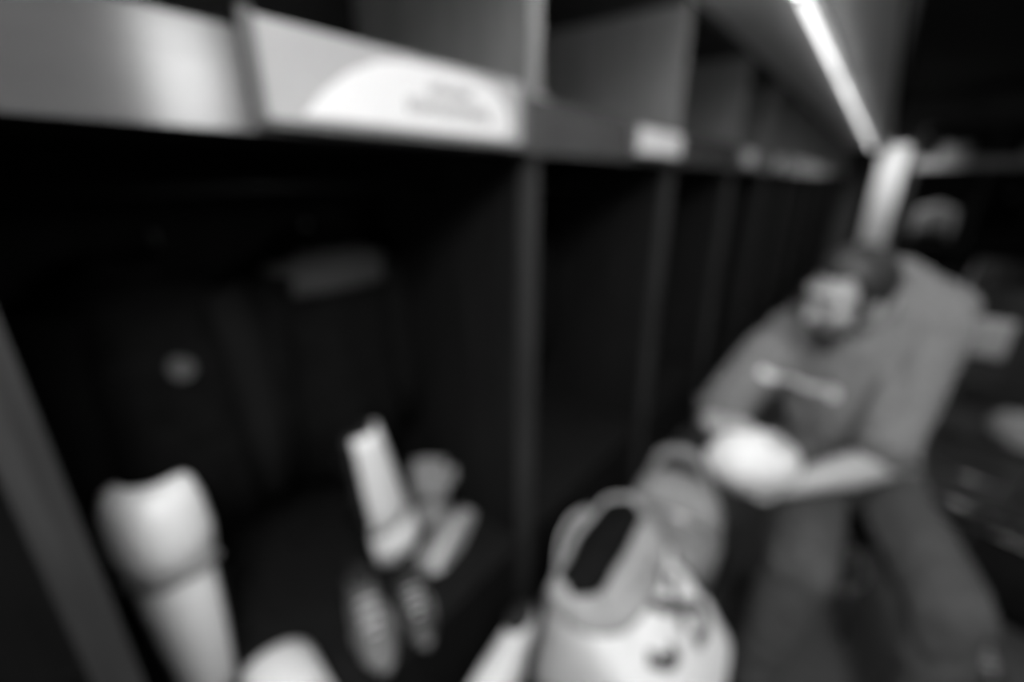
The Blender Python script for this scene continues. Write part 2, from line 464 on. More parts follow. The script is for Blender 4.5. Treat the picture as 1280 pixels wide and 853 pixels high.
def sneaker(label, M, upper, sole, size=1.0, group='loose shoes'):
    t = thing('sneaker', label, 'shoe', (0, 0, 0), 0, group)
    t.matrix_world = M
    t.scale = (size, size, size)
    def outline(z, g):                   # sole outline, toe at +Y
        pts = []
        for i in range(24):
            a = 2 * math.pi * i / 24
            y = 0.14 * math.sin(a)
            w = (0.045 if y > 0 else 0.036) + 0.004 * math.cos(2 * a)
            pts.append(Vector(((w + g) * math.cos(a) - 0.006 * math.sin(a), y + g * math.sin(a), z)))
        return pts
    bm = bmesh.new(); loft(bm, [outline(0, -0.003), outline(0.006, 0.002), outline(0.026, 0.003), outline(0.03, 0)])
    link('sole', bm, sole, t, smooth=False)
    bm = bmesh.new()
    secs = [(-0.135, 0.026, 0.085), (-0.115, 0.034, 0.10), (-0.06, 0.037, 0.098), (-0.01, 0.04, 0.085), (0.05, 0.043, 0.065), (0.1, 0.041, 0.05), (0.128, 0.028, 0.04), (0.137, 0.012, 0.033)]
    loft(bm, [[Vector((hw * math.cos(a), y, 0.028 + (h - 0.028) * max(0, math.sin(a)) ** 0.8 if math.sin(a) > 0 else 0.028)) for a in [2 * math.pi * i / 18 for i in range(18)]] for y, hw, h in secs])
    link('shoe_upper', bm, upper, t, smooth=True)
    bm = bmesh.new()
    loft(bm, [ell((0, -0.075, 0.097), (0.027, 0, 0), (0, 0.045, 0), 16), ell((0, -0.072, 0.108), (0.03, 0, 0), (0, 0.05, 0.0), 16)])
    link('shoe_collar', bm, CHARCOAL, t, smooth=True)
    for k in range(4):
        y = 0.0 + 0.022 * k
        z = 0.088 - 0.0105 * k
        bm = bmesh.new(); tube(bm, [(-0.025, y, z - 0.008), (0, y + 0.005, z + 0.003), (0.025, y, z - 0.008)], 0.004, 6)
        link('lace', bm, WHITECLOTH, t, smooth=True)
    return t
def pose(loc, rx, ry, rz):
    return Matrix.Translation(Vector(loc)) @ (Matrix.Rotation(rz, 4, 'Z') @ Matrix.Rotation(ry, 4, 'Y') @ Matrix.Rotation(rx, 4, 'X'))
sneaker('grey sneaker lying on its side, pale sole showing, near locker', Matrix(((0, -0.34, -0.94, -0.775), (0, 0.94, -0.34, 0.73), (1, 0, 0, 0.50), (0, 0, 0, 1))), GREYCLOTH, PALECLOTH, 0.92)
sneaker('grey sneaker lying at the foot of the leaning shin pad', pose((-0.785, 0.425, 0.452), 0, 0, R(-112)), mat('dull_grey_leather', 0.13, 0.6), GREYCLOTH, 1.0)
sneaker('dark sneaker with pale laces beside the grey one, near locker', pose((-0.735, 0.525, 0.452), 0, 0, R(-118)), mat('dark_leather', 0.04, 0.5), GREYCLOTH, 0.85)
sneaker('pale shoe on the seat of the left edge locker', pose((-0.98, -0.078, 0.452), 0, 0, R(-75)), PALECLOTH, GREYCLOTH, 1.0)

# rolled white towel at the front of the near locker's seat
t = thing('rolled_towel', 'white rolled towel on the seat beside the upright shin pad', 'towel', (-0.72, 0.195, 0.45), R(82))
t.scale = (0.75, 0.85, 0.75)
bm = bmesh.new()
sp = []
for i in range(70):
    a = 0.5 + i * 0.30
    r = 0.012 + 0.0026 * i * 0.30 * 1.9
    sp.append((r * math.cos(a), r * math.sin(a)))
rr = max(math.hypot(*p) for p in sp)
sp2 = [((math.hypot(x, z) - 0.009) / math.hypot(x, z) * x, (math.hypot(x, z) - 0.009) / math.hypot(x, z) * z) for x, z in reversed(sp)]
loft(bm, [[Vector((x, y, z + rr)) for x, z in sp + sp2] for y in (-0.07, -0.03, 0.03, 0.07)])
link('towel_roll', bm, WHITECLOTH, t, smooth=True)

# gloves (dark) by the pad
def glove(label, M, m, size=1.0):
    t = thing('padded_glove', label, 'glove', (0, 0, 0), 0)
    t.matrix_world = M @ Matrix.Scale(size, 4)
    bm = bmesh.new()
    box(bm, (-0.062, -0.07, 0), (0.062, 0.055, 0.07))
    link('palm', bm, m, t, smooth=True, bevel=0.022)
    bm = bmesh.new()
    loft(bm, [ell((0, -0.05, 0.036), (0.056, 0, 0), (0, 0, 0.035), 16), ell((0, -0.10, 0.04), (0.07, 0, 0), (0, 0, 0.045), 16), ell((0, -0.155, 0.045), (0.088, 0, 0), (0, 0, 0.055), 16)])
    link('cuff', bm, m, t, smooth=True)
    for k in range(4):
        x = -0.042 + 0.028 * k
        bm = bmesh.new(); tube(bm, [(x, 0.03, 0.05), (x * 1.1, 0.08, 0.05), (x * 1.15, 0.115 - 0.008 * abs(k - 1.5), 0.03)], [0.0185, 0.018, 0.014], 10)
        link('finger', bm, m, t, smooth=True)
    bm = bmesh.new(); tube(bm, [(0.045, -0.01, 0.035), (0.08, 0.03, 0.035), (0.085, 0.07, 0.03)], [0.02, 0.018, 0.014], 8)
    link('thumb', bm, m, t, smooth=True)
glove('grey padded glove standing against the right wall, near locker', pose((-0.96, 0.80, 0.585), R(84), 0, R(40)), GREYCLOTH, 0.85)

# folded towel showing over the board of the second locker's cubby
t = thing('folded_towel', 'small grey folded towel in the cubby left of the second name plate', 'towel', (-0.80, 1.06, SHELF1), 0)
bm = bmesh.new()
for k in range(4):
    box(bm, (-0.11 + 0.003 * k, -0.10, 0.033 * k), (0.11 - 0.004 * k, 0.10 - 0.004 * k, 0.033 * k + 0.031))
soft(link('towel_fold', bm, PALECLOTH, t, bevel=0.008), 1)

# ------------------------------------------------------------------ low bench in front of the lockers, bags on it
t = thing('low_bench', 'low dark bench under the white bag and grey backpack', 'bench', (-0.335, 0.88, 0), 0)
for k in range(3):
    link('bench_slat', bx((-0.19 + 0.13 * k, -0.48, 0.37), (-0.07 + 0.13 * k, 0.42, 0.40)), WOOD_IN, t, bevel=0.004)
for sx in (-1, 1):
    for sy in (-1, 1):
        link('leg', bx((sx * 0.15 - 0.02, -0.03 + sy * 0.38 - 0.02, 0), (sx * 0.15 + 0.02, -0.03 + sy * 0.38 + 0.02, 0.37)), BLACKPLASTIC, t, bevel=0.003)

# white bag: slumped tote, long mouth along the lockers, printed side turned up to the aisle
BAGL = Vector((-0.268, 0.745, 0.40))
bag = thing('white_bag', 'white slumped open topped bag with dark print, on the low bench', 'bag', BAGL, 0)
def bring(z, cx, hx, hy, p, lift=0.0):
    out = []
    for q in ell((0, 0, 0), (hx, 0, 0), (0, hy, 0), 40, p):
        w = 0.008 * math.sin(5 * z / 0.1 + 19 * q.y) if 0.02 < z else 0
        zz = z + (lift if q.x < 0 else -lift * 0.4 * math.cos(3 * q.y / hy)) - 0.008 * math.sin(8 * q.y / hy)
        if z < 0.02: zz = z
        out.append(Vector((cx + q.x + w, q.y, zz)))
    return out
bm = bmesh.new()
outer = [bring(0.003, 0.03, 0.17, 0.17, 4), bring(0.03, 0.035, 0.185, 0.185, 4), bring(0.12, 0.03, 0.18, 0.19, 3.5), bring(0.21, 0.0, 0.145, 0.185, 3.2), bring(0.28, -0.03, 0.10, 0.18, 3), bring(0.296, -0.038, 0.086, 0.178, 2.9)]
top = [bring(0.288, -0.034, 0.098, 0.182, 2.95), bring(0.298, -0.039, 0.089, 0.181, 2.9), bring(0.335, -0.06, 0.052, 0.176, 2.8, 0.035)]
intop = [bring(0.332, -0.06, 0.045, 0.168, 2.8, 0.035), bring(0.297, -0.039, 0.078, 0.170, 2.9), bring(0.288, -0.034, 0.088, 0.174, 2.95)]
inner = [bring(0.294, -0.037, 0.078, 0.17, 2.9), bring(0.26, -0.022, 0.108, 0.174, 3), bring(0.14, 0.02, 0.16, 0.175, 3.5), bring(0.05, 0.035, 0.16, 0.165, 4)]
loft(bm, outer + inner)
link('bag_body', bm, WHITECLOTH, bag, smooth=True)
bm = bmesh.new(); loft(bm, top + intop); bm_f = link('bag_mouth_band', bm, mat('pale_band_cloth', 0.32, 0.9), bag, smooth=True); bm_f['label'] = 'greyer band around the open mouth'
bodyb = BVHTree.FromObject(C.objects['bag_body'], bpy.context.evaluated_depsgraph_get())
def print_on(bvh, name, strokes, width, m, parent, origin, right, up, dirn, lift=0.003, label=None):
    """Print laid on a cloth surface: ribbons dropped along dirn onto it."""
    bm = bmesh.new()
    for st in strokes:
        prev = None
        for i, (u, v) in enumerate(st):
            nu, nv = st[min(i + 1, len(st) - 1)]
            pu, pv = st[max(i - 1, 0)]
            d = Vector((nu - pu, nv - pv)).normalized()
            e = Vector((-d.y, d.x)) * width / 2
            row = []
            for s in (-1, 1):
                o = Vector(origin) + Vector(right) * (u + s * e.x) + Vector(up) * (v + s * e.y)
                hit = bvh.ray_cast(o, Vector(dirn).normalized())
                row.append(None if hit[0] is None else bm.verts.new(hit[0] - Vector(dirn).normalized() * lift))
            if prev and None not in prev and None not in row: bm.faces.new((prev[0], prev[1], row[1], row[0]))
            prev = row
    geo = bm.faces[:]
    ext = bmesh.ops.extrude_face_region(bm, geom=geo)
    bmesh.ops.translate(bm, verts=[v for v in ext['geom'] if isinstance(v, bmesh.types.BMVert)], vec=Vector(dirn).normalized() * -0.0012)
    o = link(name, bm, m, parent)
    if label: o['label'] = label
    return o
def curve_pts(p, n=24):
    """Catmull-Rom curve through the points."""
    q = [Vector(a) for a in p]
    q = [2 * q[0] - q[1]] + q + [2 * q[-1] - q[-2]]
    out = []
    for i in range(n + 1):
        f = i / n * (len(p) - 1)
        k = min(int(f), len(p) - 2)
        t = f - k
        a, b, c, d = q[k:k + 4]
        r = 0.5 * (2 * b + (c - a) * t + (2 * a - 5 * b + 4 * c - d) * t * t + (3 * b - a - 3 * c + d) * t ** 3)
        out.append((r.x, r.y))
    return out
for st in ([(-0.11, 0.135), (-0.08, 0.10), (-0.045, 0.11)], [(-0.04, 0.20), (0.0, 0.155), (0.04, 0.15), (0.075, 0.18)], [(0.0, 0.10), (0.04, 0.12), (0.085, 0.09), (0.06, 0.055), (0.015, 0.06)], [(0.115, 0.19), (0.135, 0.14), (0.12, 0.09)], [(-0.17, 0.06), (-0.145, 0.045), (-0.12, 0.055)]):
    print_on(bodyb, 'print_stroke', [curve_pts(st)], 0.026, PRINT, bag, (0.5, 0.0, 0.35), (0, 1, 0), (-0.55, 0, 0.83), (-0.83, 0, -0.55), label='dark curling print')
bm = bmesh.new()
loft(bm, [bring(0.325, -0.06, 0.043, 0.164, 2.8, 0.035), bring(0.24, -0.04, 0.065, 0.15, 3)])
link('bag_mouth_shade', bm, BLACK, bag, smooth=True)  # black plug in the mouth, stands in for the shade inside the bag
for cx, z0, q in ((-0.125, 0.30, -0.02), (0.02, 0.27, 0.03)):
    bm = bmesh.new()
    tube(bm, [(cx, -0.07, z0 - 0.06), (cx + q * 0.2, -0.075, z0 + 0.02), (cx + q * 0.6, -0.05, z0 + 0.055), (cx + q, 0, z0 + 0.06), (cx + q * 0.6, 0.05, z0 + 0.055), (cx + q * 0.2, 0.075, z0 + 0.02), (cx, 0.07, z0 - 0.06)], 0.012, 8, flat=0.3)
    link('bag_handle', bm, mat('pale_band_cloth', 0.32, 0.9), bag, smooth=True)

# grey backpack with a loop handle
bp = thing('backpack', 'grey backpack with arched loop handle behind the white bag', 'backpack', (-0.285, 1.12, 0.40), R(8))
def pring(z, hw, hd, off=0.0): return ell((0, off, z), (hw, 0, 0), (0, hd, 0), 24, 2.8)
bm = bmesh.new()
loft(bm, [pring(0.0, 0.10, 0.07), pring(0.02, 0.125, 0.09), pring(0.12, 0.135, 0.10), pring(0.22, 0.125, 0.09), pring(0.29, 0.10, 0.07), pring(0.315, 0.06, 0.04)])
link('pack_body', bm, GREYCLOTH, bp, smooth=True)
bm = bmesh.new()
loft(bm, [ell((0, -0.10, 0.03), (0.085, 0, 0), (0, 0.035, 0), 20, 3), ell((0, -0.105, 0.05), (0.095, 0, 0), (0, 0.045, 0), 20, 3), ell((0, -0.10, 0.14), (0.092, 0, 0), (0, 0.04, 0), 20, 3), ell((0, -0.09, 0.165), (0.08, 0, 0), (0, 0.025, 0), 20, 3)])
link('front_pocket', bm, GREYCLOTH, bp, smooth=True)
bm = bmesh.new()
tube(bm, [(-0.065, 0, 0.27), (-0.072, 0, 0.33), (-0.055, 0, 0.38), (-0.02, 0, 0.40), (0.02, 0, 0.40), (0.055, 0, 0.38), (0.072, 0, 0.33), (0.065, 0, 0.27)], 0.014, 10)
link('loop_handle', bm, GREYCLOTH, bp, smooth=True)
for s in (-1, 1):
    bm = bmesh.new()
    tube(bm, [(s * 0.06, 0.075, 0.29), (s * 0.08, 0.13, 0.25), (s * 0.085, 0.14, 0.13), (s * 0.07, 0.09, 0.03)], 0.022, 8, flat=0.3)
    link('shoulder_strap', bm, CHARCOAL, bp, smooth=True)
bm = bmesh.new()
tube(bm, [(-0.12, -0.05, 0.20), (-0.08, -0.085, 0.25), (0, -0.092, 0.265), (0.08, -0.085, 0.25), (0.12, -0.05, 0.20)], 0.005, 6)
link('zipper', bm, METAL, bp, smooth=True)
sneaker('white sneaker on the low bench left of the white bag', pose((-0.475, 0.575, 0.402), 0, 0, R(186)), WHITECLOTH, PALECLOTH, 0.95)

# ------------------------------------------------------------------ the seated man
st = thing('stool', 'round dark stool under the seated man', 'stool', (0.08, 1.72, 0), 0)
st.scale = (1, 1, 0.965)
bm = bmesh.new(); loft(bm, [ell((0, 0, 0.395), (0.17, 0, 0), (0, 0.17, 0), 28), ell((0, 0, 0.41), (0.18, 0, 0), (0, 0.18, 0), 28), ell((0, 0, 0.44), (0.18, 0, 0), (0, 0.18, 0), 28), ell((0, 0, 0.452), (0.165, 0, 0), (0, 0.165, 0), 28)])
link('seat', bm, BLACKPLASTIC, st, smooth=True)
for k in range(4):
    a = R(45 + 90 * k)
    bm = bmesh.new(); tube(bm, [(0.11 * math.cos(a), 0.11 * math.sin(a), 0.40), (0.18 * math.cos(a), 0.18 * math.sin(a), 0.0)], 0.012, 8)
    link('leg', bm, METAL, st, smooth=True)
bm = bmesh.new(); tube(bm, [(0.15 * math.cos(R(a)), 0.15 * math.sin(R(a)), 0.2) for a in range(0, 361, 20)], 0.007, 6)
link('foot_ring', bm, METAL, st, smooth=True)

V = Vector
pel = V((0.08, 1.72, 0.58)); waist = V((0.06, 1.73, 0.76)); chest = V((0.02, 1.69, 0.98)); c7 = V((0.05, 1.74, 1.20))
shN = V((0.19, 1.68, 1.105)); shF = V((-0.18, 1.60, 0.965))
elN = V((0.145, 1.45, 0.77)); wrN = V((-0.04, 1.275, 0.715))
elF = V((-0.30, 1.46, 0.735)); wrF = V((-0.225, 1.265, 0.80))
head = V((-0.02, 1.48, 1.215))
kneeN, ankN = V((0.33, 1.28, 0.53)), V((0.36, 1.22, 0.09))
kneeF, ankF = V((0.03, 1.20, 0.54)), V((-0.02, 1.17, 0.09))
hipN, hipF = V((0.18, 1.72, 0.57)), V((-0.01, 1.70, 0.57))
BALLC = V((-0.128, 1.20, 0.80))

# head frame: face looks down towards the ball
fwd = (V((-0.70, -0.62, -0.38))).normalized()
upv = V((0.05, -0.18, 1.0)); upv = (upv - fwd * upv.dot(fwd)).normalized()
rt = fwd.cross(upv)                        # the man's right side is -rt x ...
HM = Matrix((rt, -fwd, upv)).transposed()  # columns: local x = rt, local y = back, local z = up
def hp(x, y, z): return head + HM @ V((x, y, z))
def hdiag(x, y, z): return HM @ Matrix.Diagonal((x, y, z))

person = bmesh.new()
# torso
def tring(c, axis, side, hw, hd, n=22, p=2.4):
    axis = axis.normalized(); side = (side - axis * side.dot(axis)).normalized(); f = axis.cross(side)
    return ell(c, side * hw, f * hd, n, p)
sideP, sideC = V((1, 0.05, 0)), (shN - shF)
def torso(bm, g, zlow=0.0):
    loft(bm, [tring(pel + V((0, 0, -0.06 - zlow)), V((0, 0, 1)), sideP, 0.15 + g, 0.11 + g), tring(pel, V((0, 0, 1)), sideP, 0.17 + g, 0.13 + g), tring(waist, chest - pel, sideP.lerp(sideC, 0.4), 0.165 + g, 0.12 + g),
              tring(chest, c7 - waist, sideC, 0.19 + g, 0.125 + g), tring((shN + shF) / 2 + V((0, 0.03, 0.02)), V((0.1, 0.05, 1)), sideC, 0.19 + g, 0.11 + g), tring(c7 + V((0, 0.0, 0.0)), V((0, -0.3, 1)), sideC, 0.08 + g, 0.075 + g)])
torso(person, 0.0)
capsule(person, c7 + V((0, 0, -0.03)), hp(0, 0.02, -0.06), 0.068, 0.06)
for sh, el, wr in ((shN, elN, wrN), (shF, elF, wrF)):
    capsule(person, (c7 + sh) / 2, sh, 0.075, 0.07)
    capsule(person, sh, el, 0.062, 0.046)
    capsule(person, el, el.lerp(wr, 0.35), 0.045, 0.048)
    capsule(person, el.lerp(wr, 0.3), wr, 0.048, 0.029)
for hip, kn, an in ((hipN, kneeN, ankN), (hipF, kneeF, ankF)):
    capsule(person, hip, kn, 0.09, 0.06)
    capsule(person, kn, kn.lerp(an, 0.35), 0.058, 0.06)
    capsule(person, kn.lerp(an, 0.3), an, 0.058, 0.038)
    capsule(person, an + V((0, 0.03, -0.04)), an + V((0.01, -0.14, -0.055)), 0.036, 0.03)
# head
ball(person, hp(0, 0.012, 0.022), hdiag(0.074, 0.094, 0.094), 24)
ball(person, hp(0, -0.012, -0.035), hdiag(0.060, 0.072, 0.075), 24)
ball(person, hp(0, -0.045, -0.088), hdiag(0.034, 0.034, 0.026), 16)           # chin
capsule(person, hp(0, -0.084, 0.018), hp(0, -0.106, -0.024), 0.009, 0.015, 10)   # nose
ball(person, hp(0, -0.092, -0.028), hdiag(0.019, 0.013, 0.010), 12)
for s in (-1, 1):
    capsule(person, hp(s * 0.012, -0.084, 0.032), hp(s * 0.05, -0.066, 0.03), 0.011, 0.010, 10)  # brow
    ball(person, hp(s * 0.04, -0.062, -0.024), hdiag(0.024, 0.02, 0.022), 14)     # cheek
    ball(person, hp(s * 0.074, 0.012, -0.008), hdiag(0.010, 0.020, 0.032), 14)    # ear
capsule(person, hp(-0.02, -0.078, -0.062), hp(0.02, -0.078, -0.062), 0.007, 0.007, 8)   # lips
capsule(person, hp(-0.016, -0.076, -0.072), hp(0.016, -0.076, -0.072), 0.008, 0.008, 8)
# hands: palms and five fingers closing on the ball
def hand(bm, wr, palm_c, across, along, nrm, thumb_s):
    across, along, nrm = across.normalized(), along.normalized(), nrm.normalized()
    capsule(bm, wr, palm_c - along * 0.02, 0.028, 0.026)
    Mx = Matrix((across, along, nrm)).transposed() @ Matrix.Diagonal((0.042, 0.050, 0.017))
    ball(bm, palm_c, Mx, 18)
    for k, (u, L) in enumerate(((-0.031, 0.060), (-0.010, 0.074), (0.011, 0.080), (0.031, 0.070))):
        u *= -thumb_s
        p0 = palm_c + across * u + along * 0.036
        p1 = p0 + along * L * 0.5 + nrm * L * 0.10
        p2 = p1 + along * L * 0.28 + nrm * L * 0.30
        p3 = p2 + along * L * 0.08 + nrm * L * 0.30
        capsule(bm, p0, p1, 0.0098, 0.009, 10); capsule(bm, p1, p2, 0.009, 0.0083, 10); capsule(bm, p2, p3, 0.0083, 0.0072, 10)
    t0 = palm_c + across * thumb_s * 0.034 - along * 0.022
    t1 = t0 + across * thumb_s * 0.026 + along * 0.026 + nrm * 0.012
    t2 = t1 + across * thumb_s * 0.006 + along * 0.026 + nrm * 0.012
    capsule(bm, t0, t1, 0.0125, 0.0105, 10); capsule(bm, t1, t2, 0.0105, 0.0085, 10)
# near hand: under the ball, palm up, fingers pointing to the lockers
hand(person, wrN, V((-0.105, 1.225, 0.705)), V((0.35, -1, 0.0)), V((-1, -0.35, 0.05)), V((0, 0, 1)), 1)
# far hand: on the ball's far side, fingers coming over the top
hand(person, wrF, V((-0.232, 1.235, 0.855)) , V((0.25, -1, 0.1)), V((0.75, -0.1, 0.35)), V((0.5, 0, -0.9)), -1)
body = fuse('person', person, SKIN, 0.0055, 3)
tag(body, 'seated man in grey jersey bent over a white oval ball', 'person')

# clothing
bm = bmesh.new()
torso(bm, 0.028, 0.0)
capsule(bm, c7 + V((0.02, 0.02, -0.01)), shN, 0.10, 0.095)
capsule(bm, c7 + V((0.02, 0.02, -0.02)), shF, 0.095, 0.085)
capsule(bm, shN + V((-0.01, 0, -0.02)), elN + V((0, 0, 0.06)), 0.088, 0.068)
capsule(bm, c7 + V((0.03, 0.05, -0.02)), shN + V((0.015, 0.06, 0.045)), 0.10, 0.078)
capsule(bm, shF, elF.lerp(shF, 0.2), 0.088, 0.075)
capsule(bm, chest + V((0, -0.05, 0.02)), waist + V((0, -0.07, 0.0)), 0.12, 0.13)
shirt = fuse('shirt', bm, SHIRTM, 0.009, 6, body)
bm = bmesh.new()
for hip, kn, an in ((hipN, kneeN, ankN), (hipF, kneeF, ankF)):
    capsule(bm, hip, kn, 0.115, 0.085)
    capsule(bm, kn, an + V((0, 0, 0.03)), 0.083, 0.062)
ball(bm, pel + V((0, 0, 0.0)), Matrix.Diagonal((0.19, 0.15, 0.10)), 20)
trousers = fuse('trousers', bm, PANTM, 0.010, 5, body)
for an in (ankN, ankF):
    bm = bmesh.new()
    secs = [(0.07, 0.034, 0.09), (0.04, 0.042, 0.10), (-0.03, 0.045, 0.09), (-0.1, 0.047, 0.07), (-0.16, 0.042, 0.055), (-0.19, 0.025, 0.045)]
    loft(bm, [[V((an.x + hw * math.cos(a), an.y + y, max(0.002, h * max(0, math.sin(a)) ** 0.8 if math.sin(a) > 0 else 0.002))) for a in [2 * math.pi * i / 16 for i in range(16)]] for y, hw, h in secs])
    link('shoe', bm, CHARCOAL, body, smooth=True)
from mathutils import noise
def folds(o, amp, sc, st):
    me = o.data
    nrm = [v.normal.copy() for v in me.vertices]
    for v, n in zip(me.vertices, nrm):
        p = Vector((v.co.x * sc * st[0], v.co.y * sc * st[1], v.co.z * sc * st[2]))
        f = 1 - abs(noise.noise(p + 0.6 * noise.noise_vector(p * 0.7))) * 2
        v.co += n * amp * (f - 0.5)
folds(shirt, 0.012, 9, (1.3, 1.3, 0.7))
folds(trousers, 0.010, 10, (1.2, 0.6, 1.0))
# ribbed collar and sleeve cuffs
bm = bmesh.new()
nc, nd = c7 + V((-0.02, -0.06, 0.0)), (hp(0, 0.02, -0.06) - c7).normalized()
nu = V((1, 0, 0)); nu = (nu - nd * nu.dot(nd)).normalized(); nv = nd.cross(nu)
tube(bm, [nc + nu * 0.088 * math.cos(R(a)) + nv * 0.088 * math.sin(R(a)) for a in range(0, 361, 15)], 0.013, 8)
link('collar', bm, SHIRTM, body, smooth=True)
for a, b, r in ((shN + V((-0.01, 0, -0.02)), elN + V((0, 0, 0.06)), 0.074), (shF, elF.lerp(shF, 0.2), 0.079)):
    d = (b - a).normalized(); u = d.cross(V((0, 1, 0))).normalized(); v = d.cross(u); c = b + d * 0.022
    bm = bmesh.new()
    tube(bm, [c + u * r * 0.98 * math.cos(R(q)) + v * r * 0.98 * math.sin(R(q)) for q in range(0, 361, 15)], 0.010, 8)
    link('sleeve_cuff', bm, SHIRTM, body, smooth=True)
# hair: shell over the back, sides and top, leaving the face clear
bm = bmesh.new()
ball(bm, hp(0, 0.020, 0.028), hdiag(0.080, 0.097, 0.097), 64)
rem = []
for v in bm.verts:
    q = HM.transposed() @ (v.co - head)
    if (q.y < -0.03 - 0.25 * max(0, 0.05 - abs(q.x)) and q.z < 0.078) or q.z < -0.062 or (q.y < -0.03 + 0.6 * max(0, 0.025 - q.z) and q.z < 0.03): rem.append(v)
bmesh.ops.delete(bm, geom=rem, context='VERTS')
hr = link('hair', bm, HAIR, body, smooth=True)
so = hr.modifiers.new('s', 'SOLIDIFY'); so.thickness = 0.010; so.offset = 0
for s in (-1, 1):
    bm = bmesh.new(); tube(bm, [hp(s * 0.072, -0.012, 0.02), hp(s * 0.070, -0.022, -0.02), hp(s * 0.063, -0.03, -0.05)], [0.014, 0.012, 0.006], 8)
    link('sideburn', bm, HAIR, body, smooth=True)
bm = bmesh.new()
tube(bm, [hp(-0.058, -0.03, -0.07), hp(-0.042, -0.062, -0.094), hp(0, -0.080, -0.105), hp(0.042, -0.062, -0.094), hp(0.058, -0.03, -0.07)], [0.010, 0.015, 0.017, 0.015, 0.010], 8)
link('beard', bm, HAIR, body, smooth=True)
for s in (-1, 1):
    bm = bmesh.new(); ball(bm, hp(s * 0.030, -0.073, 0.014), 0.0105, 14)
    e = link('eye', bm, EYEWHITE, body, smooth=True)
    bm = bmesh.new(); ball(bm, hp(s * 0.030, -0.0805, 0.012), 0.005, 10)
    link('iris', bm, HAIR, e, smooth=True)
    bm = bmesh.new(); tube(bm, [hp(s * 0.014, -0.095, 0.036), hp(s * 0.03, -0.092, 0.042), hp(s * 0.05, -0.076, 0.037)], [0.004, 0.0045, 0.003], 6)
    link('eyebrow', bm, HAIR, body, smooth=True)
# pale print across the chest
dg = bpy.context.evaluated_depsgraph_get()
sb = BVHTree.FromObject(shirt, dg)
print_on(sb, 'chest_print', [curve_pts([(-0.155, 0.055), (-0.10, 0.03), (-0.04, 0.015), (0.012, 0.018)], 30)], 0.022, PALEPRINT, body, (-0.035, 1.2, 0.89), (1, 0.0, 0.0), (0, 0, 1), (0, 1, 0), label='pale stripe of chest print')
print_on(sb, 'chest_emblem', [[(0.035 + 0.011 * math.cos(R(a)), 0.02 + 0.011 * math.sin(R(a))) for a in range(0, 361, 24)]], 0.02, PALEPRINT, body, (-0.035, 1.2, 0.89), (1, 0, 0), (0, 0, 1), (0, 1, 0), label='small pale emblem')

# the ball
bt = thing('oval_ball', 'white oval ball held in the seated man\'s hands', 'ball', BALLC, 0)
bt.rotation_euler = (0, R(4), R(38))
bm = bmesh.new()
prof = [(-0.125 + 0.25 * i / 20) for i in range(21)]
rings = []
for x in prof:
    q = x / 0.1262
    r = 0.082 * max(0.0, (1 - abs(q) ** 2.3)) ** 0.72
    rings.append(ell((x, 0, 0), (0, max(r, 0.004), 0), (0, 0, max(r, 0.004)), 28))
loft(bm, rings)
link('ball_skin', bm, BALL, bt, smooth=True)
for k in range(4):
    a0 = R(45 + 90 * k)
    bm = bmesh.new()
    tube(bm, [(x, (0.082 * max(0.0, (1 - abs(x / 0.1262) ** 2.3)) ** 0.72) * math.cos(a0), (0.082 * max(0.0, (1 - abs(x / 0.1262) ** 2.3)) ** 0.72) * math.sin(a0)) for x in prof[1:-1]], 0.0016, 6)
    link('seam', bm, PALECLOTH, bt, smooth=True)
bm = bmesh.new()
for k in range(5):
    x = 0.012 + 0.014 * k
    r = 0.0825 * (1 - abs(x / 0.1262) ** 2.3) ** 0.72
    tube(bm, [(x, r * math.sin(R(d)), r * math.cos(R(d))) for d in (-38, -30, -22, -14, -6)], 0.003, 6)
link('ball_print', bm, INK, bt)

# ------------------------------------------------------------------ far side of the room
def folding_chair(label, loc, rz):
    t = thing('folding_chair', label, 'chair', loc, rz, 'black chairs across the aisle')
    bm = bmesh.new(); box(bm, (-0.21, -0.20, 0.44), (0.21, 0.20, 0.48)); link('seat', bm, BLACKPLASTIC, t, bevel=0.012)
    bm = bmesh.new()
    loft(bm, [[V((x, 0.21 + 0.05 * (z - 0.5) + d + 0.04 * (1 - (x / 0.21) ** 2), z)) for x, d in [(-0.21, 0), (-0.1, 0), (0, 0), (0.1, 0), (0.21, 0), (0.21, 0.02), (0.1, 0.02), (0, 0.02), (-0.1, 0.02), (-0.21, 0.02)]] for z in (0.56, 0.60, 0.72, 0.84, 0.87)])
    link('backrest', bm, BLACKPLASTIC, t)
    for s in (-1, 1):
        bm = bmesh.new(); tube(bm, [(s * 0.225, -0.24, 0.0), (s * 0.225, 0.06, 0.47), (s * 0.225, 0.22, 0.75), (s * 0.22, 0.26, 0.88)], 0.012, 8); link('front_leg', bm, METAL, t, smooth=True)
        bm = bmesh.new(); tube(bm, [(s * 0.205, 0.26, 0.0), (s * 0.205, -0.10, 0.45)], 0.012, 8); link('rear_leg', bm, METAL, t, smooth=True)
    for y, z in ((-0.16, 0.12), (0.19, 0.10)):
        bm = bmesh.new(); tube(bm, [(-0.215, y, z), (0.215, y, z)], 0.008, 6); link('crossbar', bm, METAL, t, smooth=True)
    return t
folding_chair('black folding chair with pale towel on its back', (0.56, 2.72, 0), R(-14))
folding_chair('black folding chair behind the towel draped one', (0.80, 3.75, 0), R(10))
folding_chair('black folding chair near the end wall, farthest away', (0.85, 5.2, 0), R(-25))

